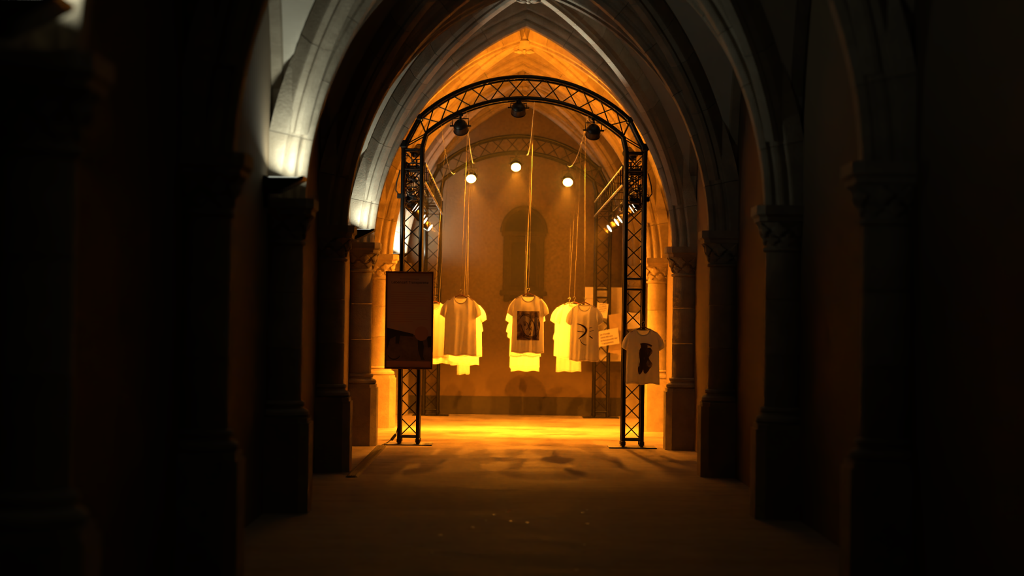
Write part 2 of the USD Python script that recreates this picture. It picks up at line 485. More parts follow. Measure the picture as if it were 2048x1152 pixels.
# ------------------------------------------------------------------ epitaph on the end wall
ep = Thing("wall_epitaph", (.36, END, 1.87), label="dark arched stone epitaph on the hazy end wall", cat="monument")
ex, hw = .36, .335
ep.part("slab", cat([box(ex - hw, ex + hw, END - .05, END, 1.98, 2.98)]), EPITAPH[0])
tt = np.linspace(0, math.pi, 25)
fan = [(ex + hw * math.cos(a), 2.98 + .40 * math.sin(a)) for a in tt]
vv = np.array([(x, END - .05, z) for x, z in fan] + [(x, END, z) for x, z in fan])
ff = [(i, i + 1, 0) for i in range(1, 24)] + [(i, i + 25, i + 26) for i in range(24)] + [(i, i + 26, i + 1) for i in range(24)]
ep.part("lunette", (vv, ff), EPITAPH[1])
ep.part("arch_moulding", tube([(ex + (hw + .02) * math.cos(a), END - .05, 2.98 + .41 * math.sin(a)) for a in tt], .035, 8), EPITAPH[0], smooth=40)
ep.part("inscription_panel", chamfer_box(ex - .20, ex + .20, END - .075, END - .045, 2.10, 2.82, .008), EPITAPH[1])
for s in (-1, 1):
    ep.part("pilaster", chamfer_box(ex + s * .29 - .045, ex + s * .29 + .045, END - .11, END - .04, 2.02, 2.92, .012), EPITAPH[0])
ep.part("cornice", chamfer_box(ex - hw - .03, ex + hw + .03, END - .13, END, 2.92, 3.0, .015), EPITAPH[0])
ep.part("sill", chamfer_box(ex - hw - .05, ex + hw + .05, END - .14, END, 1.95, 2.03, .015), EPITAPH[0])
for s in (-1, 1):
    ep.part("sill_bracket", chamfer_box(ex + s * .27 - .05, ex + s * .27 + .05, END - .1, END, 1.85, 1.955, .015), EPITAPH[0])
ep.part("apron", box(ex - .22, ex + .22, END - .06, END, 1.87, 1.955), EPITAPH[1])

# ------------------------------------------------------------------ trusses
W_OUT, W_IN, DEEP, YF, YB, HCOL = 1.476, 1.249, .227, 24.1, 31.7, 3.62
RC = .025


def truss_column(loc, label, group):
    """Quad truss tower; loc is the centre of the base."""
    t = Thing("truss_column", loc, label, "truss column", group)
    h = DEEP / 2
    t.part("base_plate", chamfer_box(-.29, .29, -.22, .22, 0, .014, .003), STEEL, world=False)
    for sx in (-1, 1):
        for sy in (-1, 1):
            t.part("chord", tube([(sx * h, sy * h, .03), (sx * h, sy * h, HCOL)], RC, 12), BLACK, smooth=40, world=False)
            t.part("foot", lathe([(.020, .014), (.020, .03), (.031, .034), (.031, .075), (.026, .08)], 12, frame((sx * h, sy * h, 0), (0, 0, 1))), BLACK, smooth=40, world=False)
    mods = [(.10, 1.93, 8), (2.06, 3.36, 6)]
    for fx in range(4):
        a = fx * math.pi / 2
        c, s = math.cos(a), math.sin(a)

        def pt(u, z):
            return (c * u - s * h, s * u + c * h, z)
        for z in (.10, 1.93, 2.06, 3.36, 3.60):
            t.part("crossbar", tube([pt(-h, z), pt(h, z)], .013, 8), BLACK, smooth=40, world=False)
        for z0, z1, n in mods + [(3.36, 3.60, 1)]:
            for k in range(n if fx != 2 else 0):      # the face turned to the back has only its crossbars
                za, zb = z0 + (z1 - z0) * k / n, z0 + (z1 - z0) * (k + 1) / n
                t.part("brace", tube([pt(-h, za), pt(h, zb)], .0075, 6), BLACK, smooth=40, world=False)
                t.part("brace", tube([pt(h, za), pt(-h, zb)], .0075, 6), BLACK, smooth=40, world=False)
    return t


mid = (W_OUT + W_IN) / 2
col0 = truss_column((XC - mid, YF + DEEP / 2, 0), "black front truss column on the left, carrying the poster board", "truss columns")
for sx, y, lb in ((1, YF, "black front truss column on the right, with a printed T-shirt hung on it"), (-1, YB, "rear truss column on the left, seen through haze behind the left shirts"),
                  (1, YB, "rear truss column on the right, with papers pinned to it")):
    copy_of(col0, "truss_column", (XC + sx * mid, y + DEEP / 2, 0), label=lb, cat="truss column", group="truss columns")


def arc_pts(hc, zk, za, n):
    sag = za - zk
    R = (hc ** 2 + sag ** 2) / (2 * sag)
    a = math.asin(hc / R)
    t = np.linspace(-a, a, n)
    return np.stack([R * np.sin(t), np.zeros(n), za - R + R * np.cos(t)], 1)


def truss_arch(y, label):
    t = Thing("truss_arch", (XC, y, HCOL), label, "truss arch", "truss arches")
    O, I = arc_pts(1.285, 3.995, 4.505, 61), arc_pts(1.205, 3.795, 4.245, 61)
    off = np.array([0, 0, -HCOL])
    for yy in (0, DEEP):
        d = np.array([0, yy, 0]) + off
        t.part("outer_chord", tube(O + d, .026, 10), BLACK, smooth=40, world=False)
        t.part("inner_chord", tube(I + d, .026, 10), BLACK, smooth=40, world=False)
        for s in (-1, 1):
            t.part("outer_leg", tube([np.array([s * W_OUT, 0, HCOL]) + d, np.array([s * 1.285, 0, 3.995]) + d], .024, 10), BLACK, smooth=40, world=False)
            t.part("inner_leg", tube([np.array([s * W_IN, 0, HCOL]) + d, np.array([s * 1.205, 0, 3.795]) + d], .024, 10), BLACK, smooth=40, world=False)
            t.part("brace", tube([np.array([s * 1.285, 0, 3.98]) + d, np.array([s * 1.205, 0, 3.80]) + d], .009, 6), BLACK, smooth=40, world=False)
            t.part("brace", tube([np.array([s * W_OUT, 0, 3.64]) + d, np.array([s * 1.215, 0, 3.79]) + d], .0075, 6), BLACK, smooth=40, world=False)
            t.part("corner_clamp", chamfer_box(s * 1.285 - .035, s * 1.285 + .035, yy - .04, yy + .04, 3.96 - HCOL, 4.03 - HCOL, .012), BLACK, world=False)
            t.part("corner_clamp", chamfer_box(s * W_OUT - .04, s * W_OUT + .04, yy - .04, yy + .04, .0, .09, .012), BLACK, world=False)
        NB = 12
        for k in range(NB if yy == 0 else 0):
            i0, i1 = int(round(60 * k / NB)), int(round(60 * (k + 1) / NB))
            t.part("brace", tube([O[i0] + d, I[i1] + d], .0075, 6), BLACK, smooth=40, world=False)
            t.part("brace", tube([I[i0] + d, O[i1] + d], .0075, 6), BLACK, smooth=40, world=False)
    for k in range(0, 13):
        i = int(round(60 * k / 12))
        t.part("strut", tube([O[i] + off, O[i] + off + [0, DEEP, 0]], .008, 6), BLACK, smooth=40, world=False)
        t.part("strut", tube([I[i] + off, I[i] + off + [0, DEEP, 0]], .008, 6), BLACK, smooth=40, world=False)
    return t


tarch0 = truss_arch(YF, "black curved truss arch in front, spanning the two front columns")
copy_of(tarch0, "truss_arch", (XC, YB, HCOL), label="curved truss arch at the rear, hazy, with three glowing lamps", cat="truss arch", group="truss arches")


def truss_beam(s, label):
    y0, y1 = YF + DEEP + .03, YB - .03
    xi, xo = XC + s * (W_IN - .03), XC + s * (W_OUT - .03)
    t = Thing("truss_beam", ((xi + xo) / 2, y0, 3.2), label, "truss beam", "side truss beams")
    for x in (xi, xo):
        for z in (3.225, 3.452):
            t.part("rail", tube([(x, y0, z), (x, y1, z)], .013 if x == xi else .016, 10), ALU if x == xi else BLACK, smooth=40)
    n = 15
    for k in range(n + 1):
        y = y0 + .03 + (y1 - y0 - .06) * k / n
        for x in (xi, xo):
            t.part("rung", tube([(x, y, 3.225), (x, y, 3.452)], .007, 6), BLACK, smooth=40)
        if k % 3 == 0:
            t.part("tie", tube([(xi, y, 3.452), (xo, y, 3.452)], .007, 6), BLACK, smooth=40)
            t.part("tie", tube([(xi, y, 3.225), (xo, y, 3.225)], .007, 6), BLACK, smooth=40)
    return t


truss_beam(-1, "ladder truss beam running back along the left above the side lamps")
truss_beam(1, "ladder truss beam running back along the right above the side lamps")


# ------------------------------------------------------------------ stage lamps
def add_light(path, M, radius, power, color, cone, soft=.5):
    l = (UsdLux.SphereLight if cone else UsdLux.DiskLight).Define(stage, path)          # with a shaping cone: a spotlight along its local -z
    l.CreateRadiusAttr(radius); l.CreateIntensityAttr(power / (math.pi * radius ** 2) / 4); l.CreateColorAttr(Gf.Vec3f(*color))
    if cone:
        sh = UsdLux.ShapingAPI.Apply(l.GetPrim())
        sh.CreateShapingConeAngleAttr(cone); sh.CreateShapingConeSoftnessAttr(soft)
    R = np.eye(4); R[:3, 0], R[:3, 1], R[:3, 2], R[:3, 3] = M[:3, 0], -M[:3, 1], -M[:3, 2], M[:3, 3]
    UsdGeom.Xformable(l).AddTransformOp().Set(Gf.Matrix4d(*R.T.ravel().tolist()))


def par_can(pos, aim, hang_z, label, group, lens_mat, power, cone, size=1.0, color=AMBER, chord_x=None, soft=.5, stub=1.0):
    """A par can whose middle is at pos, shining along aim, hung by a yoke from a clamp at height hang_z."""
    pos = np.array(pos, float)
    t = Thing("par_can", pos, label, "stage lamp", group)
    M = frame(pos, aim)
    s = size
    B = M.copy(); B[:3, 2] *= stub
    t.part("body", lathe([(.018 * s, -.098 * s), (.036 * s, -.094 * s), (.054 * s, -.078 * s), (.066 * s, -.052 * s), (.072 * s, -.02 * s), (.077 * s, -.015 * s), (.079 * s, .02 * s), (.079 * s, .095 * s),
                          (.084 * s, .096 * s), (.084 * s, .108 * s), (.071 * s, .108 * s), (.071 * s, .084 * s), (.01 * s, .083 * s)], 24, B), STEEL, smooth=35)
    t.part("lens", lathe([(.001, .114 * s), (.040 * s, .112 * s), (.070 * s, .1075 * s), (.070 * s, .1055 * s), (.001, .105 * s)], 24, B), lens_mat, smooth=35)
    side = M[:3, 0]
    up = np.array([0, 0, 1.0])
    top = np.array([pos[0] if chord_x is None else chord_x, pos[1], hang_z])
    yz = pos + (top - pos) * .55 if hang_z - pos[2] < .3 else pos + (top - pos) / np.linalg.norm(top - pos) * .16
    w = .088 * s
    t.part("yoke", cat([tube([pos + side * w, yz + side * w, yz - side * w, pos - side * w], .007, 6)]), STEEL)
    t.part("pivot_knob", cat([tube([pos + side * .06 * s, pos + side * .115 * s], .012, 8), tube([pos - side * .06 * s, pos - side * .115 * s], .012, 8)]), STEEL)
    t.part("hook_clamp", cat([tube([yz, top], .012, 8), chamfer_box(top[0] - .03, top[0] + .03, top[1] - .025, top[1] + .025, top[2] - .045, top[2] + .0, .008)]), STEEL)
    back = pos - B[:3, 2] * .096 * s
    t.part("lamp_cable", tube([back, back - M[:3, 2] * .05 + up * .02, (back + top) / 2 + side * .05, top + side * .05 - up * .01], .005, 6), RUBBER, smooth=40)
    L = M.copy(); L[:3, 3] = M[:3, 2] * (.118 * s + .046)
    add_light(t.path + "/beam", L, .045, power, color, cone, soft)
    return t


for s, ys, side in ((-1, (30.9, 28.8, 28.0, 25.85, 25.35), "left"), (1, (30.3, 28.4, 27.6, 26.3, 25.1, 24.62), "right")):
    ordn = ["farthest back", "second from the back", "third from the back", "fourth from the back", "fifth from the back", "sixth from the back"]
    for k, y in enumerate(ys):
        x = XC + s * 1.455
        par_can((x, y, 3.02), (-s * .80, (-.24, -.18, -.13, 0, 0, 0)[k], -.56), 3.225, f"small lit lamp under the {side} ladder beam, {ordn[k]}", "side lamps under the ladder beams", LENS_SIDE, SIDE_POWER * (1.25, 1.2, 1.0, .65, .45, .4)[k], 42, .85, soft=.9, chord_x=XC + s * 1.446)


def inner_z(x):
    hc, zk, za = 1.205, 3.795, 4.245
    R = (hc ** 2 + (za - zk) ** 2) / (2 * (za - zk))
    return za - R + math.sqrt(R * R - (x - XC) ** 2)


for (px, py, lb) in ((942, 350, "glowing amber spotlight facing the viewer, left on the rear arch"), (1032, 327, "glowing amber spotlight at the crown of the rear arch"), (1136, 357, "glowing amber spotlight facing the viewer, right on the rear arch")):
    p = at(px, py, YB - .02)
    par_can(p, (0.05 * (XC - p[0]), -.80, -.60), inner_z(p[0]) - .01, lb, "spotlights on the rear arch", LENS_REAR, REAR_POWER, 22, 1.05)
for (px, py, lb, dx) in ((921, 252, "black spotlight seen from behind, left on the front arch", .09), (1037, 216, "black spotlight hung from the crown of the front arch", .0), (1187, 261, "black spotlight seen from behind, right on the front arch", -.09)):
    p = at(px, py, YF + .03)
    par_can(p, (dx, .74, -.67), inner_z(p[0]) - .01, lb, "spotlights on the front arch", LENS_FRONT, FRONT_POWER, 25, 1.12, stub=.66)

for s_, sd in ((-1, "left"), (1, "right")):
    fx = XC + s_ * 1.34
    par_can((fx, YF + .62, 3.62), (-s_ * .46, .70, .52), 3.452, f"small flood lamp on the {sd} ladder beam behind the front column, turned upward", "flood lamps on the ladder beams", LENS_FRONT, FLOOD_POWER, 75, .85, soft=1.0)

# white uplights on every second pier of the left side
for y, lb in ((7.25, "dark uplight bracket in the near left corner of the vault, out of focus"), (15.6, "wedge-shaped uplight washing the near left springers white"),
              (24.0, "wedge-shaped uplight at the foot of the grey lit arch"), (32.15, "wedge-shaped uplight at the far end of the left wall")):
    yy = y - .44
    t = Thing("wall_uplight", (XC - WALL, yy, 2.44), lb, "uplight", "white wall uplights")
    x0 = XC - WALL
    pr = np.array([(0, 0), (.10, 0), (.30, .10), (.31, .125), (.29, .125), (.275, .112), (.03, .112), (.02, .125), (0, .125)])
    P = np.array([[x0, yy - .14, 2.47], [x0, yy + .14, 2.47]])
    t.part("housing", sweep(pr, P, np.repeat([[1.0, 0, 0]], 2, 0), np.repeat([[0, 0, 1.0]], 2, 0), (.12, .06)), STEEL)
    t.part("glass", box(x0 + .04, x0 + .27, yy - .12, yy + .12, 2.584, 2.588), LENS_WHITE)
    t.part("wall_bracket", box(x0, x0 + .03, yy - .06, yy + .06, 2.36, 2.47), STEEL)
    M = frame((0, 0, 0), (.40, .14, 1))
    M[:3, 3] = (.21, .04, .165)
    add_light(t.path + "/beam", M, .08, WHITE_POWER * (2.2 if y > 30 else 1.0), WARM_WHITE, None)
    if 23 < y < 25:                      # this one throws a second, narrower beam across to the right-hand web
        M = frame((0, 0, 0), (1.0, -.46, .88)); M[:3, 3] = (.24, -.04, .20)
        add_light(t.path + "/cross_beam", M, .045, 260.0, WARM_WHITE, 19, .7)


# ------------------------------------------------------------------ shirts
def shirt_front(x, v, w, seed, flip):
    """Half thickness of the shirt's body at x, with hanging folds that deepen downwards."""
    u = np.clip(x / w, -1, 1)
    base = .052 * np.sqrt(np.maximum(1 - u ** 2, 0)) * (1 - np.exp(-v * 7)) + .004
    ph = seed * 1.7 + (2.1 if flip else 0)
    fold = (.012 * np.sin(u * 7.5 + ph) + .007 * np.sin(u * 15 + ph * 2.3 + v * 2)) * np.clip(v * 1.3, 0, 1) * (1 - u ** 2)
    drape = .010 * np.exp(-((v - .1) / .12) ** 2) * np.cos(u * 3)
    return base + fold + drape * (1 - np.abs(u))


LEN = .715


def half_w(v):
    return .178 + .012 * np.clip(v * 5, 0, 1) + .018 * v


def top_z(x, scoop):
    a = np.abs(x)
    return np.where(a < .085, -scoop * np.sqrt(np.maximum(1 - (a / .085) ** 2, 0)), -(a - .085) / .093 * .05)


def sheet(seed, front, ln):
    nu, nv = 44, 40
    u, v = np.meshgrid(np.linspace(-1, 1, nu + 1), np.linspace(0, 1, nv + 1) ** 1.15, indexing="ij")
    w = half_w(v)
    x = u * w
    zt = top_z(x, .085 if front else .018)
    z = zt + (-ln + .008 * np.sin(u * 6 + seed) - zt) * v
    d = shirt_front(x, v, w, seed, not front)
    y = -d if front else d
    ix = np.arange((nu + 1) * (nv + 1)).reshape(nu + 1, nv + 1)
    qd = np.stack([ix[:-1, :-1], ix[1:, :-1], ix[1:, 1:], ix[:-1, 1:]], -1).reshape(-1, 4)
    return (np.stack([x, y, z], -1).reshape(-1, 3), qd if front else qd[:, ::-1])


def on_front(pts, seed, ln, lift=.003):
    """Print points (x, z) laid on the shirt's front."""
    pts = np.asarray(pts, float)
    x, z = pts[:, 0], pts[:, 1]
    v = np.clip(z / -ln, .02, 1)
    zt = top_z(x, .085)
    v = np.clip((z - zt) / (-ln - zt), 0, 1)
    return np.stack([x, -shirt_front(x, v, half_w(v), seed, False) - lift, z], 1)


def print_patch(x0, x1, z0, z1, seed, ln, mask=None, n=16, lift=.003):
    u, v = np.meshgrid(np.linspace(x0, x1, n + 1), np.linspace(z0, z1, n + 1), indexing="ij")
    p = np.stack([u.ravel(), v.ravel()], 1)
    if mask is not None:
        p = mask(p)
    ix = np.arange((n + 1) ** 2).reshape(n + 1, n + 1)
    qd = np.stack([ix[:-1, :-1], ix[1:, :-1], ix[1:, 1:], ix[:-1, 1:]], -1).reshape(-1, 4)
    return on_front(p, seed, ln, lift), qd


def disc_patch(cx, cz, rx, rz, seed, ln, rot=0.0, lift=.004, wob=0.0):
    a = np.linspace(0, 2 * math.pi, 25)[:-1]
    pts, f = [(cx, cz)], []
    for j, k in enumerate((.5, 1.0)):
        for t in a:
            rr = k * (1 + wob * math.sin(3 * t + 1))
            ex, ez = rx * rr * math.cos(t), rz * rr * math.sin(t)
            pts.append((cx + ex * math.cos(rot) - ez * math.sin(rot), cz + ex * math.sin(rot) + ez * math.cos(rot)))
    n = len(a)
    for i in range(n):
        k = (i + 1) % n
        f += [(0, 1 + i, 1 + k), (1 + i, 1 + n + i, 1 + n + k), (1 + i, 1 + n + k, 1 + k)]
    return on_front(pts, seed, ln, lift), np.array(f)


def stroke(pts, width, seed, ln, lift=.006):
    pts = np.asarray(pts, float)
    T = np.gradient(pts, axis=0); T /= np.linalg.norm(T, axis=1, keepdims=True)
    N = np.stack([-T[:, 1], T[:, 0]], 1) * (np.broadcast_to(width, len(pts))[:, None] / 2)
    v = np.vstack([on_front(pts + N, seed, ln, lift), on_front(pts - N, seed, ln, lift)])
    n = len(pts)
    return v, np.array([(i, i + 1, n + i + 1) for i in range(n - 1)] + [(i, n + i + 1, n + i) for i in range(n - 1)])


def curve(*p, n=16):
    p = np.array(p, float)
    t = np.linspace(0, len(p) - 1, n)
    k = np.arange(len(p))
    try:
        from scipy.interpolate import CubicSpline
        return np.stack([CubicSpline(k, p[:, 0])(t), CubicSpline(k, p[:, 1])(t)], 1)
    except ImportError:
        return np.stack([np.interp(t, k, p[:, 0]), np.interp(t, k, p[:, 1])], 1)


def sleeve(s, seed):
    """A short sleeve that hangs from the shoulder: flattened rings from the armhole to the hem."""
    A = np.array([s * .166, -.042]), np.array([s * .186, -.215])         # armhole, upper and lower end
    B = np.array([s * .262, -.225]), np.array([s * .197, -.268])         # hem, outer and inner end
    rings, n, m = [], 18, 12
    for i in range(m + 1):
        k = i / m
        a, b = A[0] + (B[0] - A[0]) * k + np.array([s * .022 * math.sin(k * math.pi), .006 * math.sin(k * math.pi)]), A[1] + (B[1] - A[1]) * k
        c, e = (a + b) / 2, (a - b) / 2
        th = .030 + .012 * math.sin(k * math.pi) + .006 * math.sin(seed + 4 * k)
        for j in range(n):
            t = 2 * math.pi * j / n
            p = c + e * math.cos(t)
            rings.append((p[0], th * math.sin(t) * (1 + .25 * math.sin(2 * t + seed)), p[1]))
    v = np.array(rings)
    f = []
    for i in range(m):
        for j in range(n):
            p, q = i * n + j, i * n + (j + 1) % n
            f += [(p, q, q + n), (p, q + n, p + n)]
    return v, np.array(f)


def make_shirt(loc, yaw, label, seed, ln=LEN, prints=(), group="T-shirts hung under the truss", tilt=0.0, who=""):
    """loc: the middle of the neck line. The shirt, its hanger and the cord it hangs by are three things."""
    R = trimesh.transformations.rotation_matrix(math.radians(yaw), [0, 0, 1]) @ trimesh.transformations.rotation_matrix(math.radians(tilt), [0, 1, 0])
    loc = np.array(loc, float)

    def put(m):
        v, f = raw(m)
        return v @ R[:3, :3].T + loc, f
    t = Thing("t_shirt", loc - [0, 0, ln], label, "t-shirt", group)
    t.part("body_front", put(sheet(seed, True, ln)), COTTON, smooth=True)
    t.part("body_back", put(sheet(seed, False, ln)), COTTON, smooth=True)
    for s in (-1, 1):
        t.part("sleeve", put(sleeve(s, seed)), COTTON, smooth=True)
    a = np.linspace(-1, 1, 25)
    nf = [(x * .085, z) for x, z in zip(a, top_z(a * .0849, .085))]
    fp = on_front(nf, seed, ln, 0.0)
    t.part("neckband", put(cat([tube(fp, .008, 6), tube([(x * .085, .004, z) for x, z in zip(a, top_z(a * .0849, .018))], .008, 6)])), COTTON_RIB, smooth=40)
    hx = np.linspace(-.97, .97, 33) * half_w(1.0)
    hv = np.ones(33)
    hz = -ln + .008 * np.sin(hx / half_w(1.0) * 6 + seed) + .018
    d = shirt_front(hx, hv, half_w(1.0), seed, False)
    t.part("hem", put(stroke_raw(np.stack([hx, -d - .002, hz], 1), .005)), COTTON_SEAM)
    for nm, m, mat in prints:
        t.part(nm, put(m), mat)
    # hanger
    hg = Thing("clothes_hanger", loc + [0, 0, -.05], f"dark clothes hanger inside {who}", "hanger", "hangers of the T-shirts")
    arms = np.array([(-.155, 0, -.045), (-.08, 0, -.010), (-.02, 0, .018), (0, 0, .022), (.02, 0, .018), (.08, 0, -.010), (.155, 0, -.045)])
    hg.part("shoulder_bar", put(tube(arms, .007, 8)), HANGER, smooth=40)
    hk = [(0, 0, .02), (0, 0, .05)] + [(.016 * math.sin(b) , 0, .070 - .016 * math.cos(b) + .004) for b in np.linspace(.3, math.pi * 1.5, 9)]
    hg.part("hook", put(tube(hk, .0035, 6)), CHAIN, smooth=40)
    return t, put((np.array([[0, 0, .088]]), np.zeros((0, 3), int)))[0][0]


def stroke_raw(p, w):
    n = len(p)
    v = np.vstack([p + [0, 0, w / 2], p - [0, 0, w / 2]])
    return v, np.array([(i, n + i, n + i + 1) for i in range(n - 1)] + [(i, n + i + 1, i + 1) for i in range(n - 1)])


# chains that sag from the front arch to the rear arch; cords drop from them to the hangers
def chain_z(x, y, sag=.22):
    k = (y - YF) / (YB - YF)
    za = inner_z(x) - .03
    return za - sag * 4 * k * (1 - k)


CH = {"left": -.45, "middle": .375, "right": 1.03, "outer left": -.76}
for nm, x in CH.items():
    ys = np.linspace(YF + .05, YB + .05, 150)
    pts = np.array([(x, y, chain_z(x, y)) for y in ys])
    rr = np.where(np.arange(150) % 2 == 0, .0075, .0035)
    single("hanging_chain", tube(pts, rr if nm != "outer left" else rr * .6, 6), CHAIN, smooth=True, label=f"thin sagging chain from front arch to rear arch above the {nm} row of shirts", cat="chain", group="chains between the truss arches")


rows = {}


def hung(row, px, y, py_bottom, yaw, label, seed, ln=LEN, prints=(), r=.0018, dx=0.0):
    p = at(px, py_bottom, y)
    x = CH[row] if px is None else p[0]
    loc = np.array([x, y, p[2] + ln])
    rows[row] = rows.get(row, 0) + 1
    who = f"the {('front', 'second', 'third', 'fourth', 'fifth')[rows[row] - 1]} shirt of the {row} row"
    t, top = make_shirt(loc, yaw, label, seed, ln, prints, who=who)
    q = np.array([CH[row], y, chain_z(CH[row], y)])
    single("hanging_string", tube([top, q], r, 6), ROPE, smooth=40, label=f"thin pale string above {who}", cat="string", group="strings of the T-shirts")


# the printed fronts (generic drawings)
def portrait(seed, ln):
    P = [("print", print_patch(-.135, .145, -.565, -.20, seed, ln), PRINT_BROWN),
         ("print_shape", disc_patch(-.02, -.37, .075, .125, seed, ln, .25, wob=.12), PRINT_PALE),
         ("print_shape", disc_patch(.085, -.40, .055, .13, seed, ln, -.35, wob=.1), PRINT_PALE)]
    for c, w in ((curve((-.10, -.30), (-.06, -.25), (0, -.24), (.05, -.28), (.02, -.36), (.06, -.44)), .012),
                 (curve((-.09, -.33), (-.07, -.42), (-.02, -.50), (.05, -.52), (.12, -.50)), .012),
                 (curve((.03, -.29), (.08, -.36), (.10, -.45), (.09, -.54)), .014),
                 (curve((.13, -.30), (.15, -.38), (.13, -.48), (.08, -.55)), .010),
                 (curve((-.13, -.54), (-.08, -.51), (-.03, -.53), (.04, -.55)), .012),
                 (curve((-.03, -.33), (0, -.36), (.01, -.40), (-.02, -.43)), .009)):
        P.append(("print_line", stroke(c, w, seed, ln), PRINT_GREY))
    return P


def ink_mark(seed, ln):
    P = []
    for c, w in ((curve((-.08, -.25), (.0, -.27), (.05, -.33), (.0, -.40), (-.05, -.44)), np.concatenate([np.linspace(.006, .03, 8), np.linspace(.03, .006, 8)])),
                 (curve((-.07, -.34), (-.02, -.345), (.02, -.35)), .008), (curve((-.03, -.44), (.01, -.50), (.06, -.51)), .008),
                 (curve((.09, -.30), (.13, -.29)), .006), (curve((.10, -.34), (.15, -.33)), .006), (curve((.10, -.40), (.14, -.43)), .012)):
        P.append(("print_line", stroke(c, w, seed, ln), PRINT_DARK))
    return P


def figure_print(seed, ln):
    P = [("print", print_patch(-.05, .075, -.50, -.23, seed, ln, lambda p: np.stack([p[:, 0] * (1 + .3 * np.sin(p[:, 1] * 40)) + .012, p[:, 1]], 1)), PRINT_BROWN),
         ("print_shape", disc_patch(.005, -.22, .04, .05, seed, ln, .1, wob=.1), PRINT_GREY),
         ("print_shape", disc_patch(-.005, -.36, .05, .12, seed, ln, .05, wob=.18), PRINT_GREY),
         ("print_shape", disc_patch(.03, -.49, .035, .05, seed, ln, 0, wob=.1), PRINT_GREY),
         ("print_shape", disc_patch(-.04, -.50, .03, .05, seed, ln, 0, wob=.1), PRINT_GREY),
         ("print_line", stroke(curve((-.04, -.19), (.03, -.185), (.10, -.21)), .022, seed, ln), PRINT_GREY)]
    return P


hung("middle", 1055, 24.85, 706, -3, "white T-shirt with a square brown portrait print, front of the middle row", 1.0, .725, portrait(1.0, .725), .004)
hung("middle", 1050, 25.75, 714, 9, "white T-shirt directly behind the portrait shirt, second in the middle row", 2.2, .70)
hung("middle", 1049, 27.2, 735, -7, "glowing white T-shirt hanging lower, third in the middle row", 3.1)
hung("middle", 1050, 28.8, 742, 6, "glowing white T-shirt hanging lowest, fourth in the middle row", 4.4)
hung("middle", 1047, 30.3, 737, -12, "white T-shirt farthest back in the middle row", 5.2)
hung("left", 920, 24.95, 711, 6, "white T-shirt with wide shadowy folds, front of the left row", 6.3, .74, r=.0018)
hung("left", 934, 26.0, 713, -18, "bright white T-shirt jutting out right behind the front shirt of the left row", 7.1)
hung("left", 926, 27.1, 722, 14, "bright white T-shirt third in the left row", 8.3)
hung("left", 929, 28.4, 730, -6, "bright white T-shirt fourth in the left row", 9.4)
hung("left", 927, 30.2, 748, 68, "white T-shirt turned edge-on and hanging lowest, last of the left row", 10.2)
hung("outer left", 868, 25.8, 716, -24, "bright white T-shirt half hidden behind the poster board", 11.0)
hung("outer left", 876, 27.6, 727, 16, "bright white T-shirt behind the one at the poster board", 12.7)
hung("right", 1168, 24.95, 722, -28, "white T-shirt with a black brush-mark print, front of the right row", 13.1, .715, ink_mark(13.1, .715), r=.0018)
hung("right", 1147, 26.1, 716, 12, "bright white T-shirt second in the right row", 14.6)
hung("right", 1137, 27.4, 712, -10, "bright white T-shirt farthest out to the left in the right row", 15.3)
hung("right", 1137, 29.9, 743, 22, "white T-shirt hanging lowest, last of the right row", 16.4)
# a shirt on the right front column
pb = at(1285, 768, 23.99)
tcol, ctop = make_shirt((pb[0], 23.985, pb[2] + .67), 4, "dim white T-shirt with a standing-figure print on the right front column", 17.7, .67, figure_print(17.7, .67), group="T-shirt on the truss column", who="the dim figure-print shirt on the right front column")
single("hanging_string", tube([ctop, (pb[0] - .0, YF - .0, ctop[2] + .10)], .004, 6), ROPE, label="short string tying the figure-print shirt to the right front column", cat="string")

# ------------------------------------------------------------------ poster board on the left front column
c = at(818.5, 640.5, 24.03)
bw, bh = .292, .592
bx, bz, by = c[0], c[2], 24.03
bd = Thing("poster_board", (bx, by, bz - bh), "tall dark framed poster board on the left front truss column", "poster board")
bd.part("backing", box(bx - bw, bx + bw, by, by + .028, bz - bh, bz + bh), FRAME_WOOD)
for nm, b in (("frame_bar", (bx - bw, bx - bw + .022, bz - bh, bz + bh)), ("frame_bar", (bx + bw - .022, bx + bw, bz - bh, bz + bh)), ("frame_bar", (bx - bw + .022, bx + bw - .022, bz - bh, bz - bh + .022)), ("frame_bar", (bx - bw + .022, bx + bw - .022, bz + bh - .022, bz + bh))):
    bd.part(nm, chamfer_box(b[0], b[1], by - .02, by + .001, b[2], b[3], .004), FRAME_WOOD)
bd.part("poster", box(bx - bw + .022, bx + bw - .022, by - .004, by + .0005, bz - bh + .022, bz + bh - .022), POSTER)


def flat(poly, y, depth=.001):
    """A thin printed shape on the poster: poly in board coordinates (0..1 across, 0..1 down)."""
    from shapely.geometry import Polygon
    W, H = 2 * (bw - .022), 2 * (bh - .022)
    pts = [(bx - W / 2 + a * W, bz + H / 2 - b * H) for a, b in poly]
    m = trimesh.creation.extrude_polygon(Polygon(pts), depth, engine="earcut")
    v = m.vertices
    return np.stack([v[:, 0], y - v[:, 2], v[:, 1]], 1), np.array(m.faces)


def text_on(text, height, x, y, z, bold=False, center=True):
    m = meshkit.text_mesh(text, height, .0008, bold)
    v = np.array(m.vertices)
    w = v[:, 0].max()
    return np.stack([v[:, 0] - (w / 2 if center else 0) + x, y - v[:, 2], v[:, 1] + z], 1), np.array(m.faces)


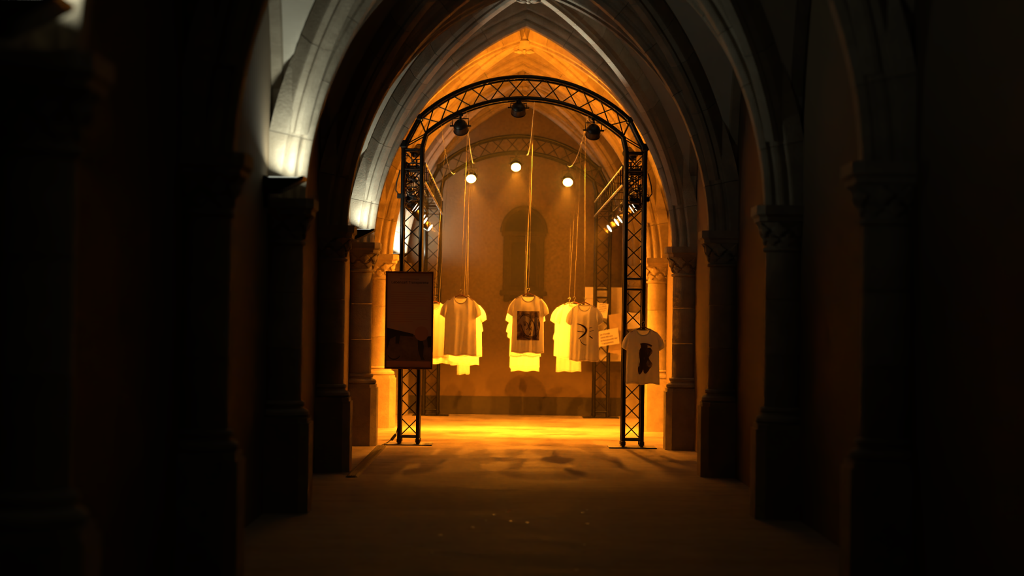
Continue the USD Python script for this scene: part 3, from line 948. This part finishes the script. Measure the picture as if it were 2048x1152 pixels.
fy = by - .004
H = 2 * (bh - .022)
tz = bz + bh - .022
bd.part("poster_photo", flat([(0, .585), (1, .70), (1, .935), (0, .935)], fy), PHOTO_MID)
bd.part("poster_shape", flat([(0, .582), (.60, .645), (.60, .675), (.30, .665), (.28, .75), (.20, .75), (.20, .672), (.08, .70), (.02, .80), (0, .82)], fy - .001), PHOTO_DARK)
bd.part("poster_shape", flat([(.70, .71), (.80, .70), (.84, .78), (.82, .88), (.86, .92), (.78, .92), (.71, .82)], fy - .001), PHOTO_DARK)
bd.part("poster_shape", flat([(.90, .67), (1, .665), (1, .78), (.93, .79)], fy - .001), PHOTO_DARK)
for (cx, cz_, rx, mt) in ((.78, .64, .155, POSTER_BAND), (.17, .84, .16, PHOTO_MID)):
    bd.part("poster_disc", flat([(cx + rx * math.cos(a), cz_ + rx * .5 * math.sin(a)) for a in np.linspace(0, 2 * math.pi, 33)[:-1]], fy - .002), mt)
bd.part("poster_shape", flat([(.02 + .001, .88)] + [(.17 + .16 * math.cos(a), .84 + .085 * math.sin(a)) for a in np.linspace(2.7, .6, 14)] + [(.17 + .15 * math.cos(a), .835 + .075 * math.sin(a)) for a in np.linspace(.6, 2.7, 14)], fy - .003), PHOTO_DARK)
bd.part("poster_band", flat([(0, .935), (1, .935), (1, 1), (0, 1)], fy), POSTER_BAND)
bd.part("heading", text_on("Lebensart Transparenz", .030, bx + .002, fy, tz - .125, True), INK)
bd.part("subheading", text_on("eine Ausstellung im Kreuzgang", .0115, bx - .005, fy, tz - .075, True), INK_SOFT)
for k in range(14):
    wlen = [.86, .80, .84, .78, .83, .80, .85, .55, 0, .82, .84, .79, .83, .5][k]
    if wlen:
        W = 2 * (bw - .022)
        z = .20 + k * .024
        bd.part("text_line", flat([(.08, z), (.08 + wlen, z), (.08 + wlen, z + .006), (.08, z + .006)], fy, .0006), POSTER_BAND)

# ------------------------------------------------------------------ white panel and papers at the right rear column
y = YB + DEEP + .035
a, b = at(1170, 574, y), at(1243, 723, y)
pn = Thing("display_panel", ((a[0] + b[0]) / 2, y, b[2]), "bright white display panel behind the right rear truss column", "panel")
pn.part("sheet", chamfer_box(a[0], b[0], y, y + .02, b[2], a[2], .004), PANEL)
pn.part("fold_line", tube([(a[0] + .03, y - .002, a[2] - .18), (a[0] + .22, y - .002, a[2] - .19)], .003, 6), PRINT_PALE)
pn.part("batten", box(a[0] + .02, b[0] - .02, y + .02, y + .045, a[2] - .08, a[2] - .04), PANEL)


def paper(corners, y, label, mat, group=None, lines=(), bend=.012, name="paper_note"):
    """A sheet of paper through four pixel corners (top left, top right, bottom right, bottom left) at depth y, gently curled."""
    C = np.array([at(*p, y) for p in corners])
    n = 8
    u, v = np.meshgrid(np.linspace(0, 1, n + 1), np.linspace(0, 1, n + 1), indexing="ij")
    P = (C[0] * ((1 - u) * (1 - v))[..., None] + C[1] * (u * (1 - v))[..., None] + C[2] * (u * v)[..., None] + C[3] * ((1 - u) * v)[..., None])
    P[..., 1] -= bend * (v ** 2) * (.4 + u) * 1.0
    ix = np.arange((n + 1) ** 2).reshape(n + 1, n + 1)
    qd = np.stack([ix[:-1, :-1], ix[:-1, 1:], ix[1:, 1:], ix[1:, :-1]], -1).reshape(-1, 4)
    front = P.reshape(-1, 3)
    backv = front + [0, .0012, 0]
    t = Thing(name, C.mean(0), label, "paper", group)
    t.part("sheet", cat([(front, qd), (backv, qd[:, ::-1])]), mat, smooth=30)
    ex, ez = C[1] - C[0], C[3] - C[0]
    for text, hgt, fx, fz in lines:
        m = meshkit.text_mesh(text, hgt, .0005, True)
        w = np.array(m.vertices)
        e1 = ex / np.linalg.norm(ex)
        e2 = np.array([-e1[2], 0, e1[0]])
        o = C[0] + ex * fx + ez * fz
        pos = o + w[:, :1] * e1 + w[:, 1:2] * e2
        pos[:, 1] = y - .0025 - bend * (fz ** 2) * 1.45 - w[:, 2]
        t.part("text_line", (pos, np.array(m.faces)), INK_SOFT)
    return t


yp = YB - .035
paper(((1195, 605), (1217, 608), (1214, 637), (1193, 634)), yp, "small white note with lines of print, pinned high on the right rear column", PAPER, "papers on the right rear column",
      [(s, .012, .16, .12 + .12 * k) for k, s in enumerate(("Mein Hemd ist", "eine Fahne und", "haengt im Wind", "zwischen den", "Boegen aus", "Stein"))])
paper(((1217, 630), (1244, 626), (1245, 660), (1220, 666)), yp - .03, "square tan card hanging right of the small note", PAPER_TAN, "papers on the right rear column")
paper(((1222, 662), (1246, 652), (1243, 708), (1216, 705)), yp - .01, "pale sheet behind the four-line note", PAPER_TAN, "papers on the right rear column")
paper(((1191, 664), (1236, 655), (1239, 687), (1196, 694)), yp - .05, "white card with four lines of text, tilted, low on the right rear column", PAPER, "papers on the right rear column",
      [("Im Prinzip", .024, .17, .30), ("nicht mit uns", .024, .17, .50), ("Anfangspunkt der", .024, .15, .70), ("Transparenz", .024, .17, .90)], bend=.004)
paper(((1254, 624), (1290, 628), (1291, 656), (1255, 658)), PIERS[-1] - .166, "small pale sheet seen through the braces of the right front column", PAPER, "papers on the right rear column")

# ------------------------------------------------------------------ cable ramp, cables, scraps on the floor
rp = Thing("cable_ramp", (-1.40, 19.0, 0), "ribbed floor cable ramp running along the left to the truss foot", "cable ramp")
x0, x1, ya, yb_ = -1.470, -1.350, 19.02, 23.75
P = np.array([[x0, ya, 0.0], [x0, yb_, 0.0]])
prof = [(0, 0), (.12, 0), (.105, .012), (.09, .016), (.03, .016), (.015, .012)]
rp.part("base_strip", sweep(prof, P, np.repeat([[1.0, 0, 0]], 2, 0), np.repeat([[0, 0, 1.0]], 2, 0), (.06, .006)), RAMP)
for k in range(5):
    xx = x0 + .025 + k * .0175
    rp.part("rib", tube([(xx, ya, .0165), (xx, yb_, .0165)], .0045, 6), RAMP, smooth=40)
rp.part("end_plug", chamfer_box(x0 + .01, x0 + .10, ya - .03, ya, .0, .013, .003), RUBBER)
pc = [at(764, 889, 23.75) * [1, 1, 0] + [0, 0, .02], at(775, 885, 23.95), at(784, 878, 24.0), at(792, 868, 24.05), at(797, 850, 24.06), at(799, 800, 24.06)]
cb = Thing("power_cable", pc[0] * [1, 1, 0], "black power cable with plug rising from the ramp to the left truss foot", "cable")
cb.part("cord", tube(curve3 := np.array(pc), .006, 6), RUBBER, smooth=40)
cb.part("plug", tube([at(783, 879.5, 23.99), at(791, 869.5, 24.04)], .018, 8), RUBBER, smooth=40)

rng = np.random.default_rng(3)
for s, cx in ((-1, XC - mid), (1, XC + mid)):
    lb = "tangle of black lamp cables coiled in the top of the %s front truss column" % ("left" if s < 0 else "right")
    cbx = Thing("cable_bundle", (cx, YF + DEEP / 2, 2.95), lb, "cables", "cable bundles in the front columns")
    for k in range(9):
        z = 2.98 + .055 * k + rng.uniform(-.02, .02)
        a = np.linspace(0, 2 * math.pi, 25)
        rx, ry, rz = rng.uniform(.05, .12), rng.uniform(.06, .11), rng.uniform(.02, .10)
        ph = rng.uniform(0, 6)
        pts = np.stack([cx + rx * np.cos(a) + .01 * np.sin(3 * a + ph), YF + DEEP / 2 + ry * np.sin(a), z + rz * np.cos(a + ph) + .01 * np.sin(2 * a)], 1)
        cbx.part("cable_loop", tube(pts, .007, 6), RUBBER, smooth=40)
    cbx.part("drop_cable", tube([(cx + s * .15, YF + .02, 3.35), (cx + s * .19, YF + .02, 3.2), (cx + s * .20, YF + .02, 3.1), (cx + s * .15, YF + .03, 3.03)], .007, 6), RUBBER, smooth=40)
    cbx.part("connector_box", chamfer_box(cx - .075, cx + .075, YF + .06, YF + .16, 3.33, 3.41, .01), STEEL)
    cbx.part("connector_box", chamfer_box(cx - .07, cx + .06, YF + .07, YF + .16, 2.98, 3.05, .01), STEEL)
    cbx.part("connector_box", chamfer_box(cx + s * .10, cx + s * .17, YF - .02, YF + .05, 3.0, 3.06, .01), STEEL)

spots = [(848, 293, 0), (860, 291, 1), (856, 296, 1), (760, 331, 0), (707, 358, 0), (576, 390, 0), (541, 460, 0), (930, 338, 0), (861, 333, 0), (1175, 288, 0), (1158, 297, 0), (1177, 343, 0), (1165, 430, 0), (1133, 533, 0), (797, 308, 0)]
ORD = "leftmost second third fourth fifth sixth seventh eighth ninth tenth eleventh twelfth thirteenth fourteenth fifteenth".split()
pale = sorted(p for p in spots if not p[2])
reds = sorted(p for p in spots if p[2])
for k, (sx, sy, red) in enumerate(spots):
    px, py = 600 + sx / 2.048, 880 + sy / 2.048
    d = FWD + (px - 1024) / FPX * RGT + (576 - py) / FPX * UPV
    p = np.array([0, 0, EYE]) + d * (-EYE / d[2])
    n = 6
    a = np.sort(rng.uniform(0, 2 * math.pi, n))
    r = rng.uniform(.6, 1.0, n)
    sz = .016 if k % 3 else .011
    poly = np.array([(p[0] + sz * q * math.cos(t), p[1] + 1.6 * sz * q * math.sin(t)) for t, q in zip(a, r)])
    h = trimesh.convex.convex_hull(np.vstack([np.c_[poly, np.full(n, .0005)], np.c_[poly, np.full(n, .002) + rng.uniform(0, .003, n)]]))
    o = ORD[(reds if red else pale).index((sx, sy, red))]
    o = o if o == "leftmost" else o + " from the left"
    single("paper_scrap", h, SCRAP_RED if red else SCRAP, label=f"tiny {'red' if red else 'pale'} scrap on the dark floor, {o}", cat="scrap", group="red scraps on the floor" if red else "pale scraps on the floor")

# ------------------------------------------------------------------ stage haze in the lit bays
HZ = usdkit.material(stage, "/World/Looks/stage_haze", {"v": ("principled_volume", {"color": (.95, .93, .9), "density": HAZE, "anisotropy": .85})}, [], volume="v.volume")
if HAZE > 0:
    single("haze", box(XC - WALL + .02, XC + WALL - .02, 24.35, END - .02, .02, 4.9), HZ, kind="stuff", label="thin amber stage haze hanging among the shirts and lamps", cat="haze")
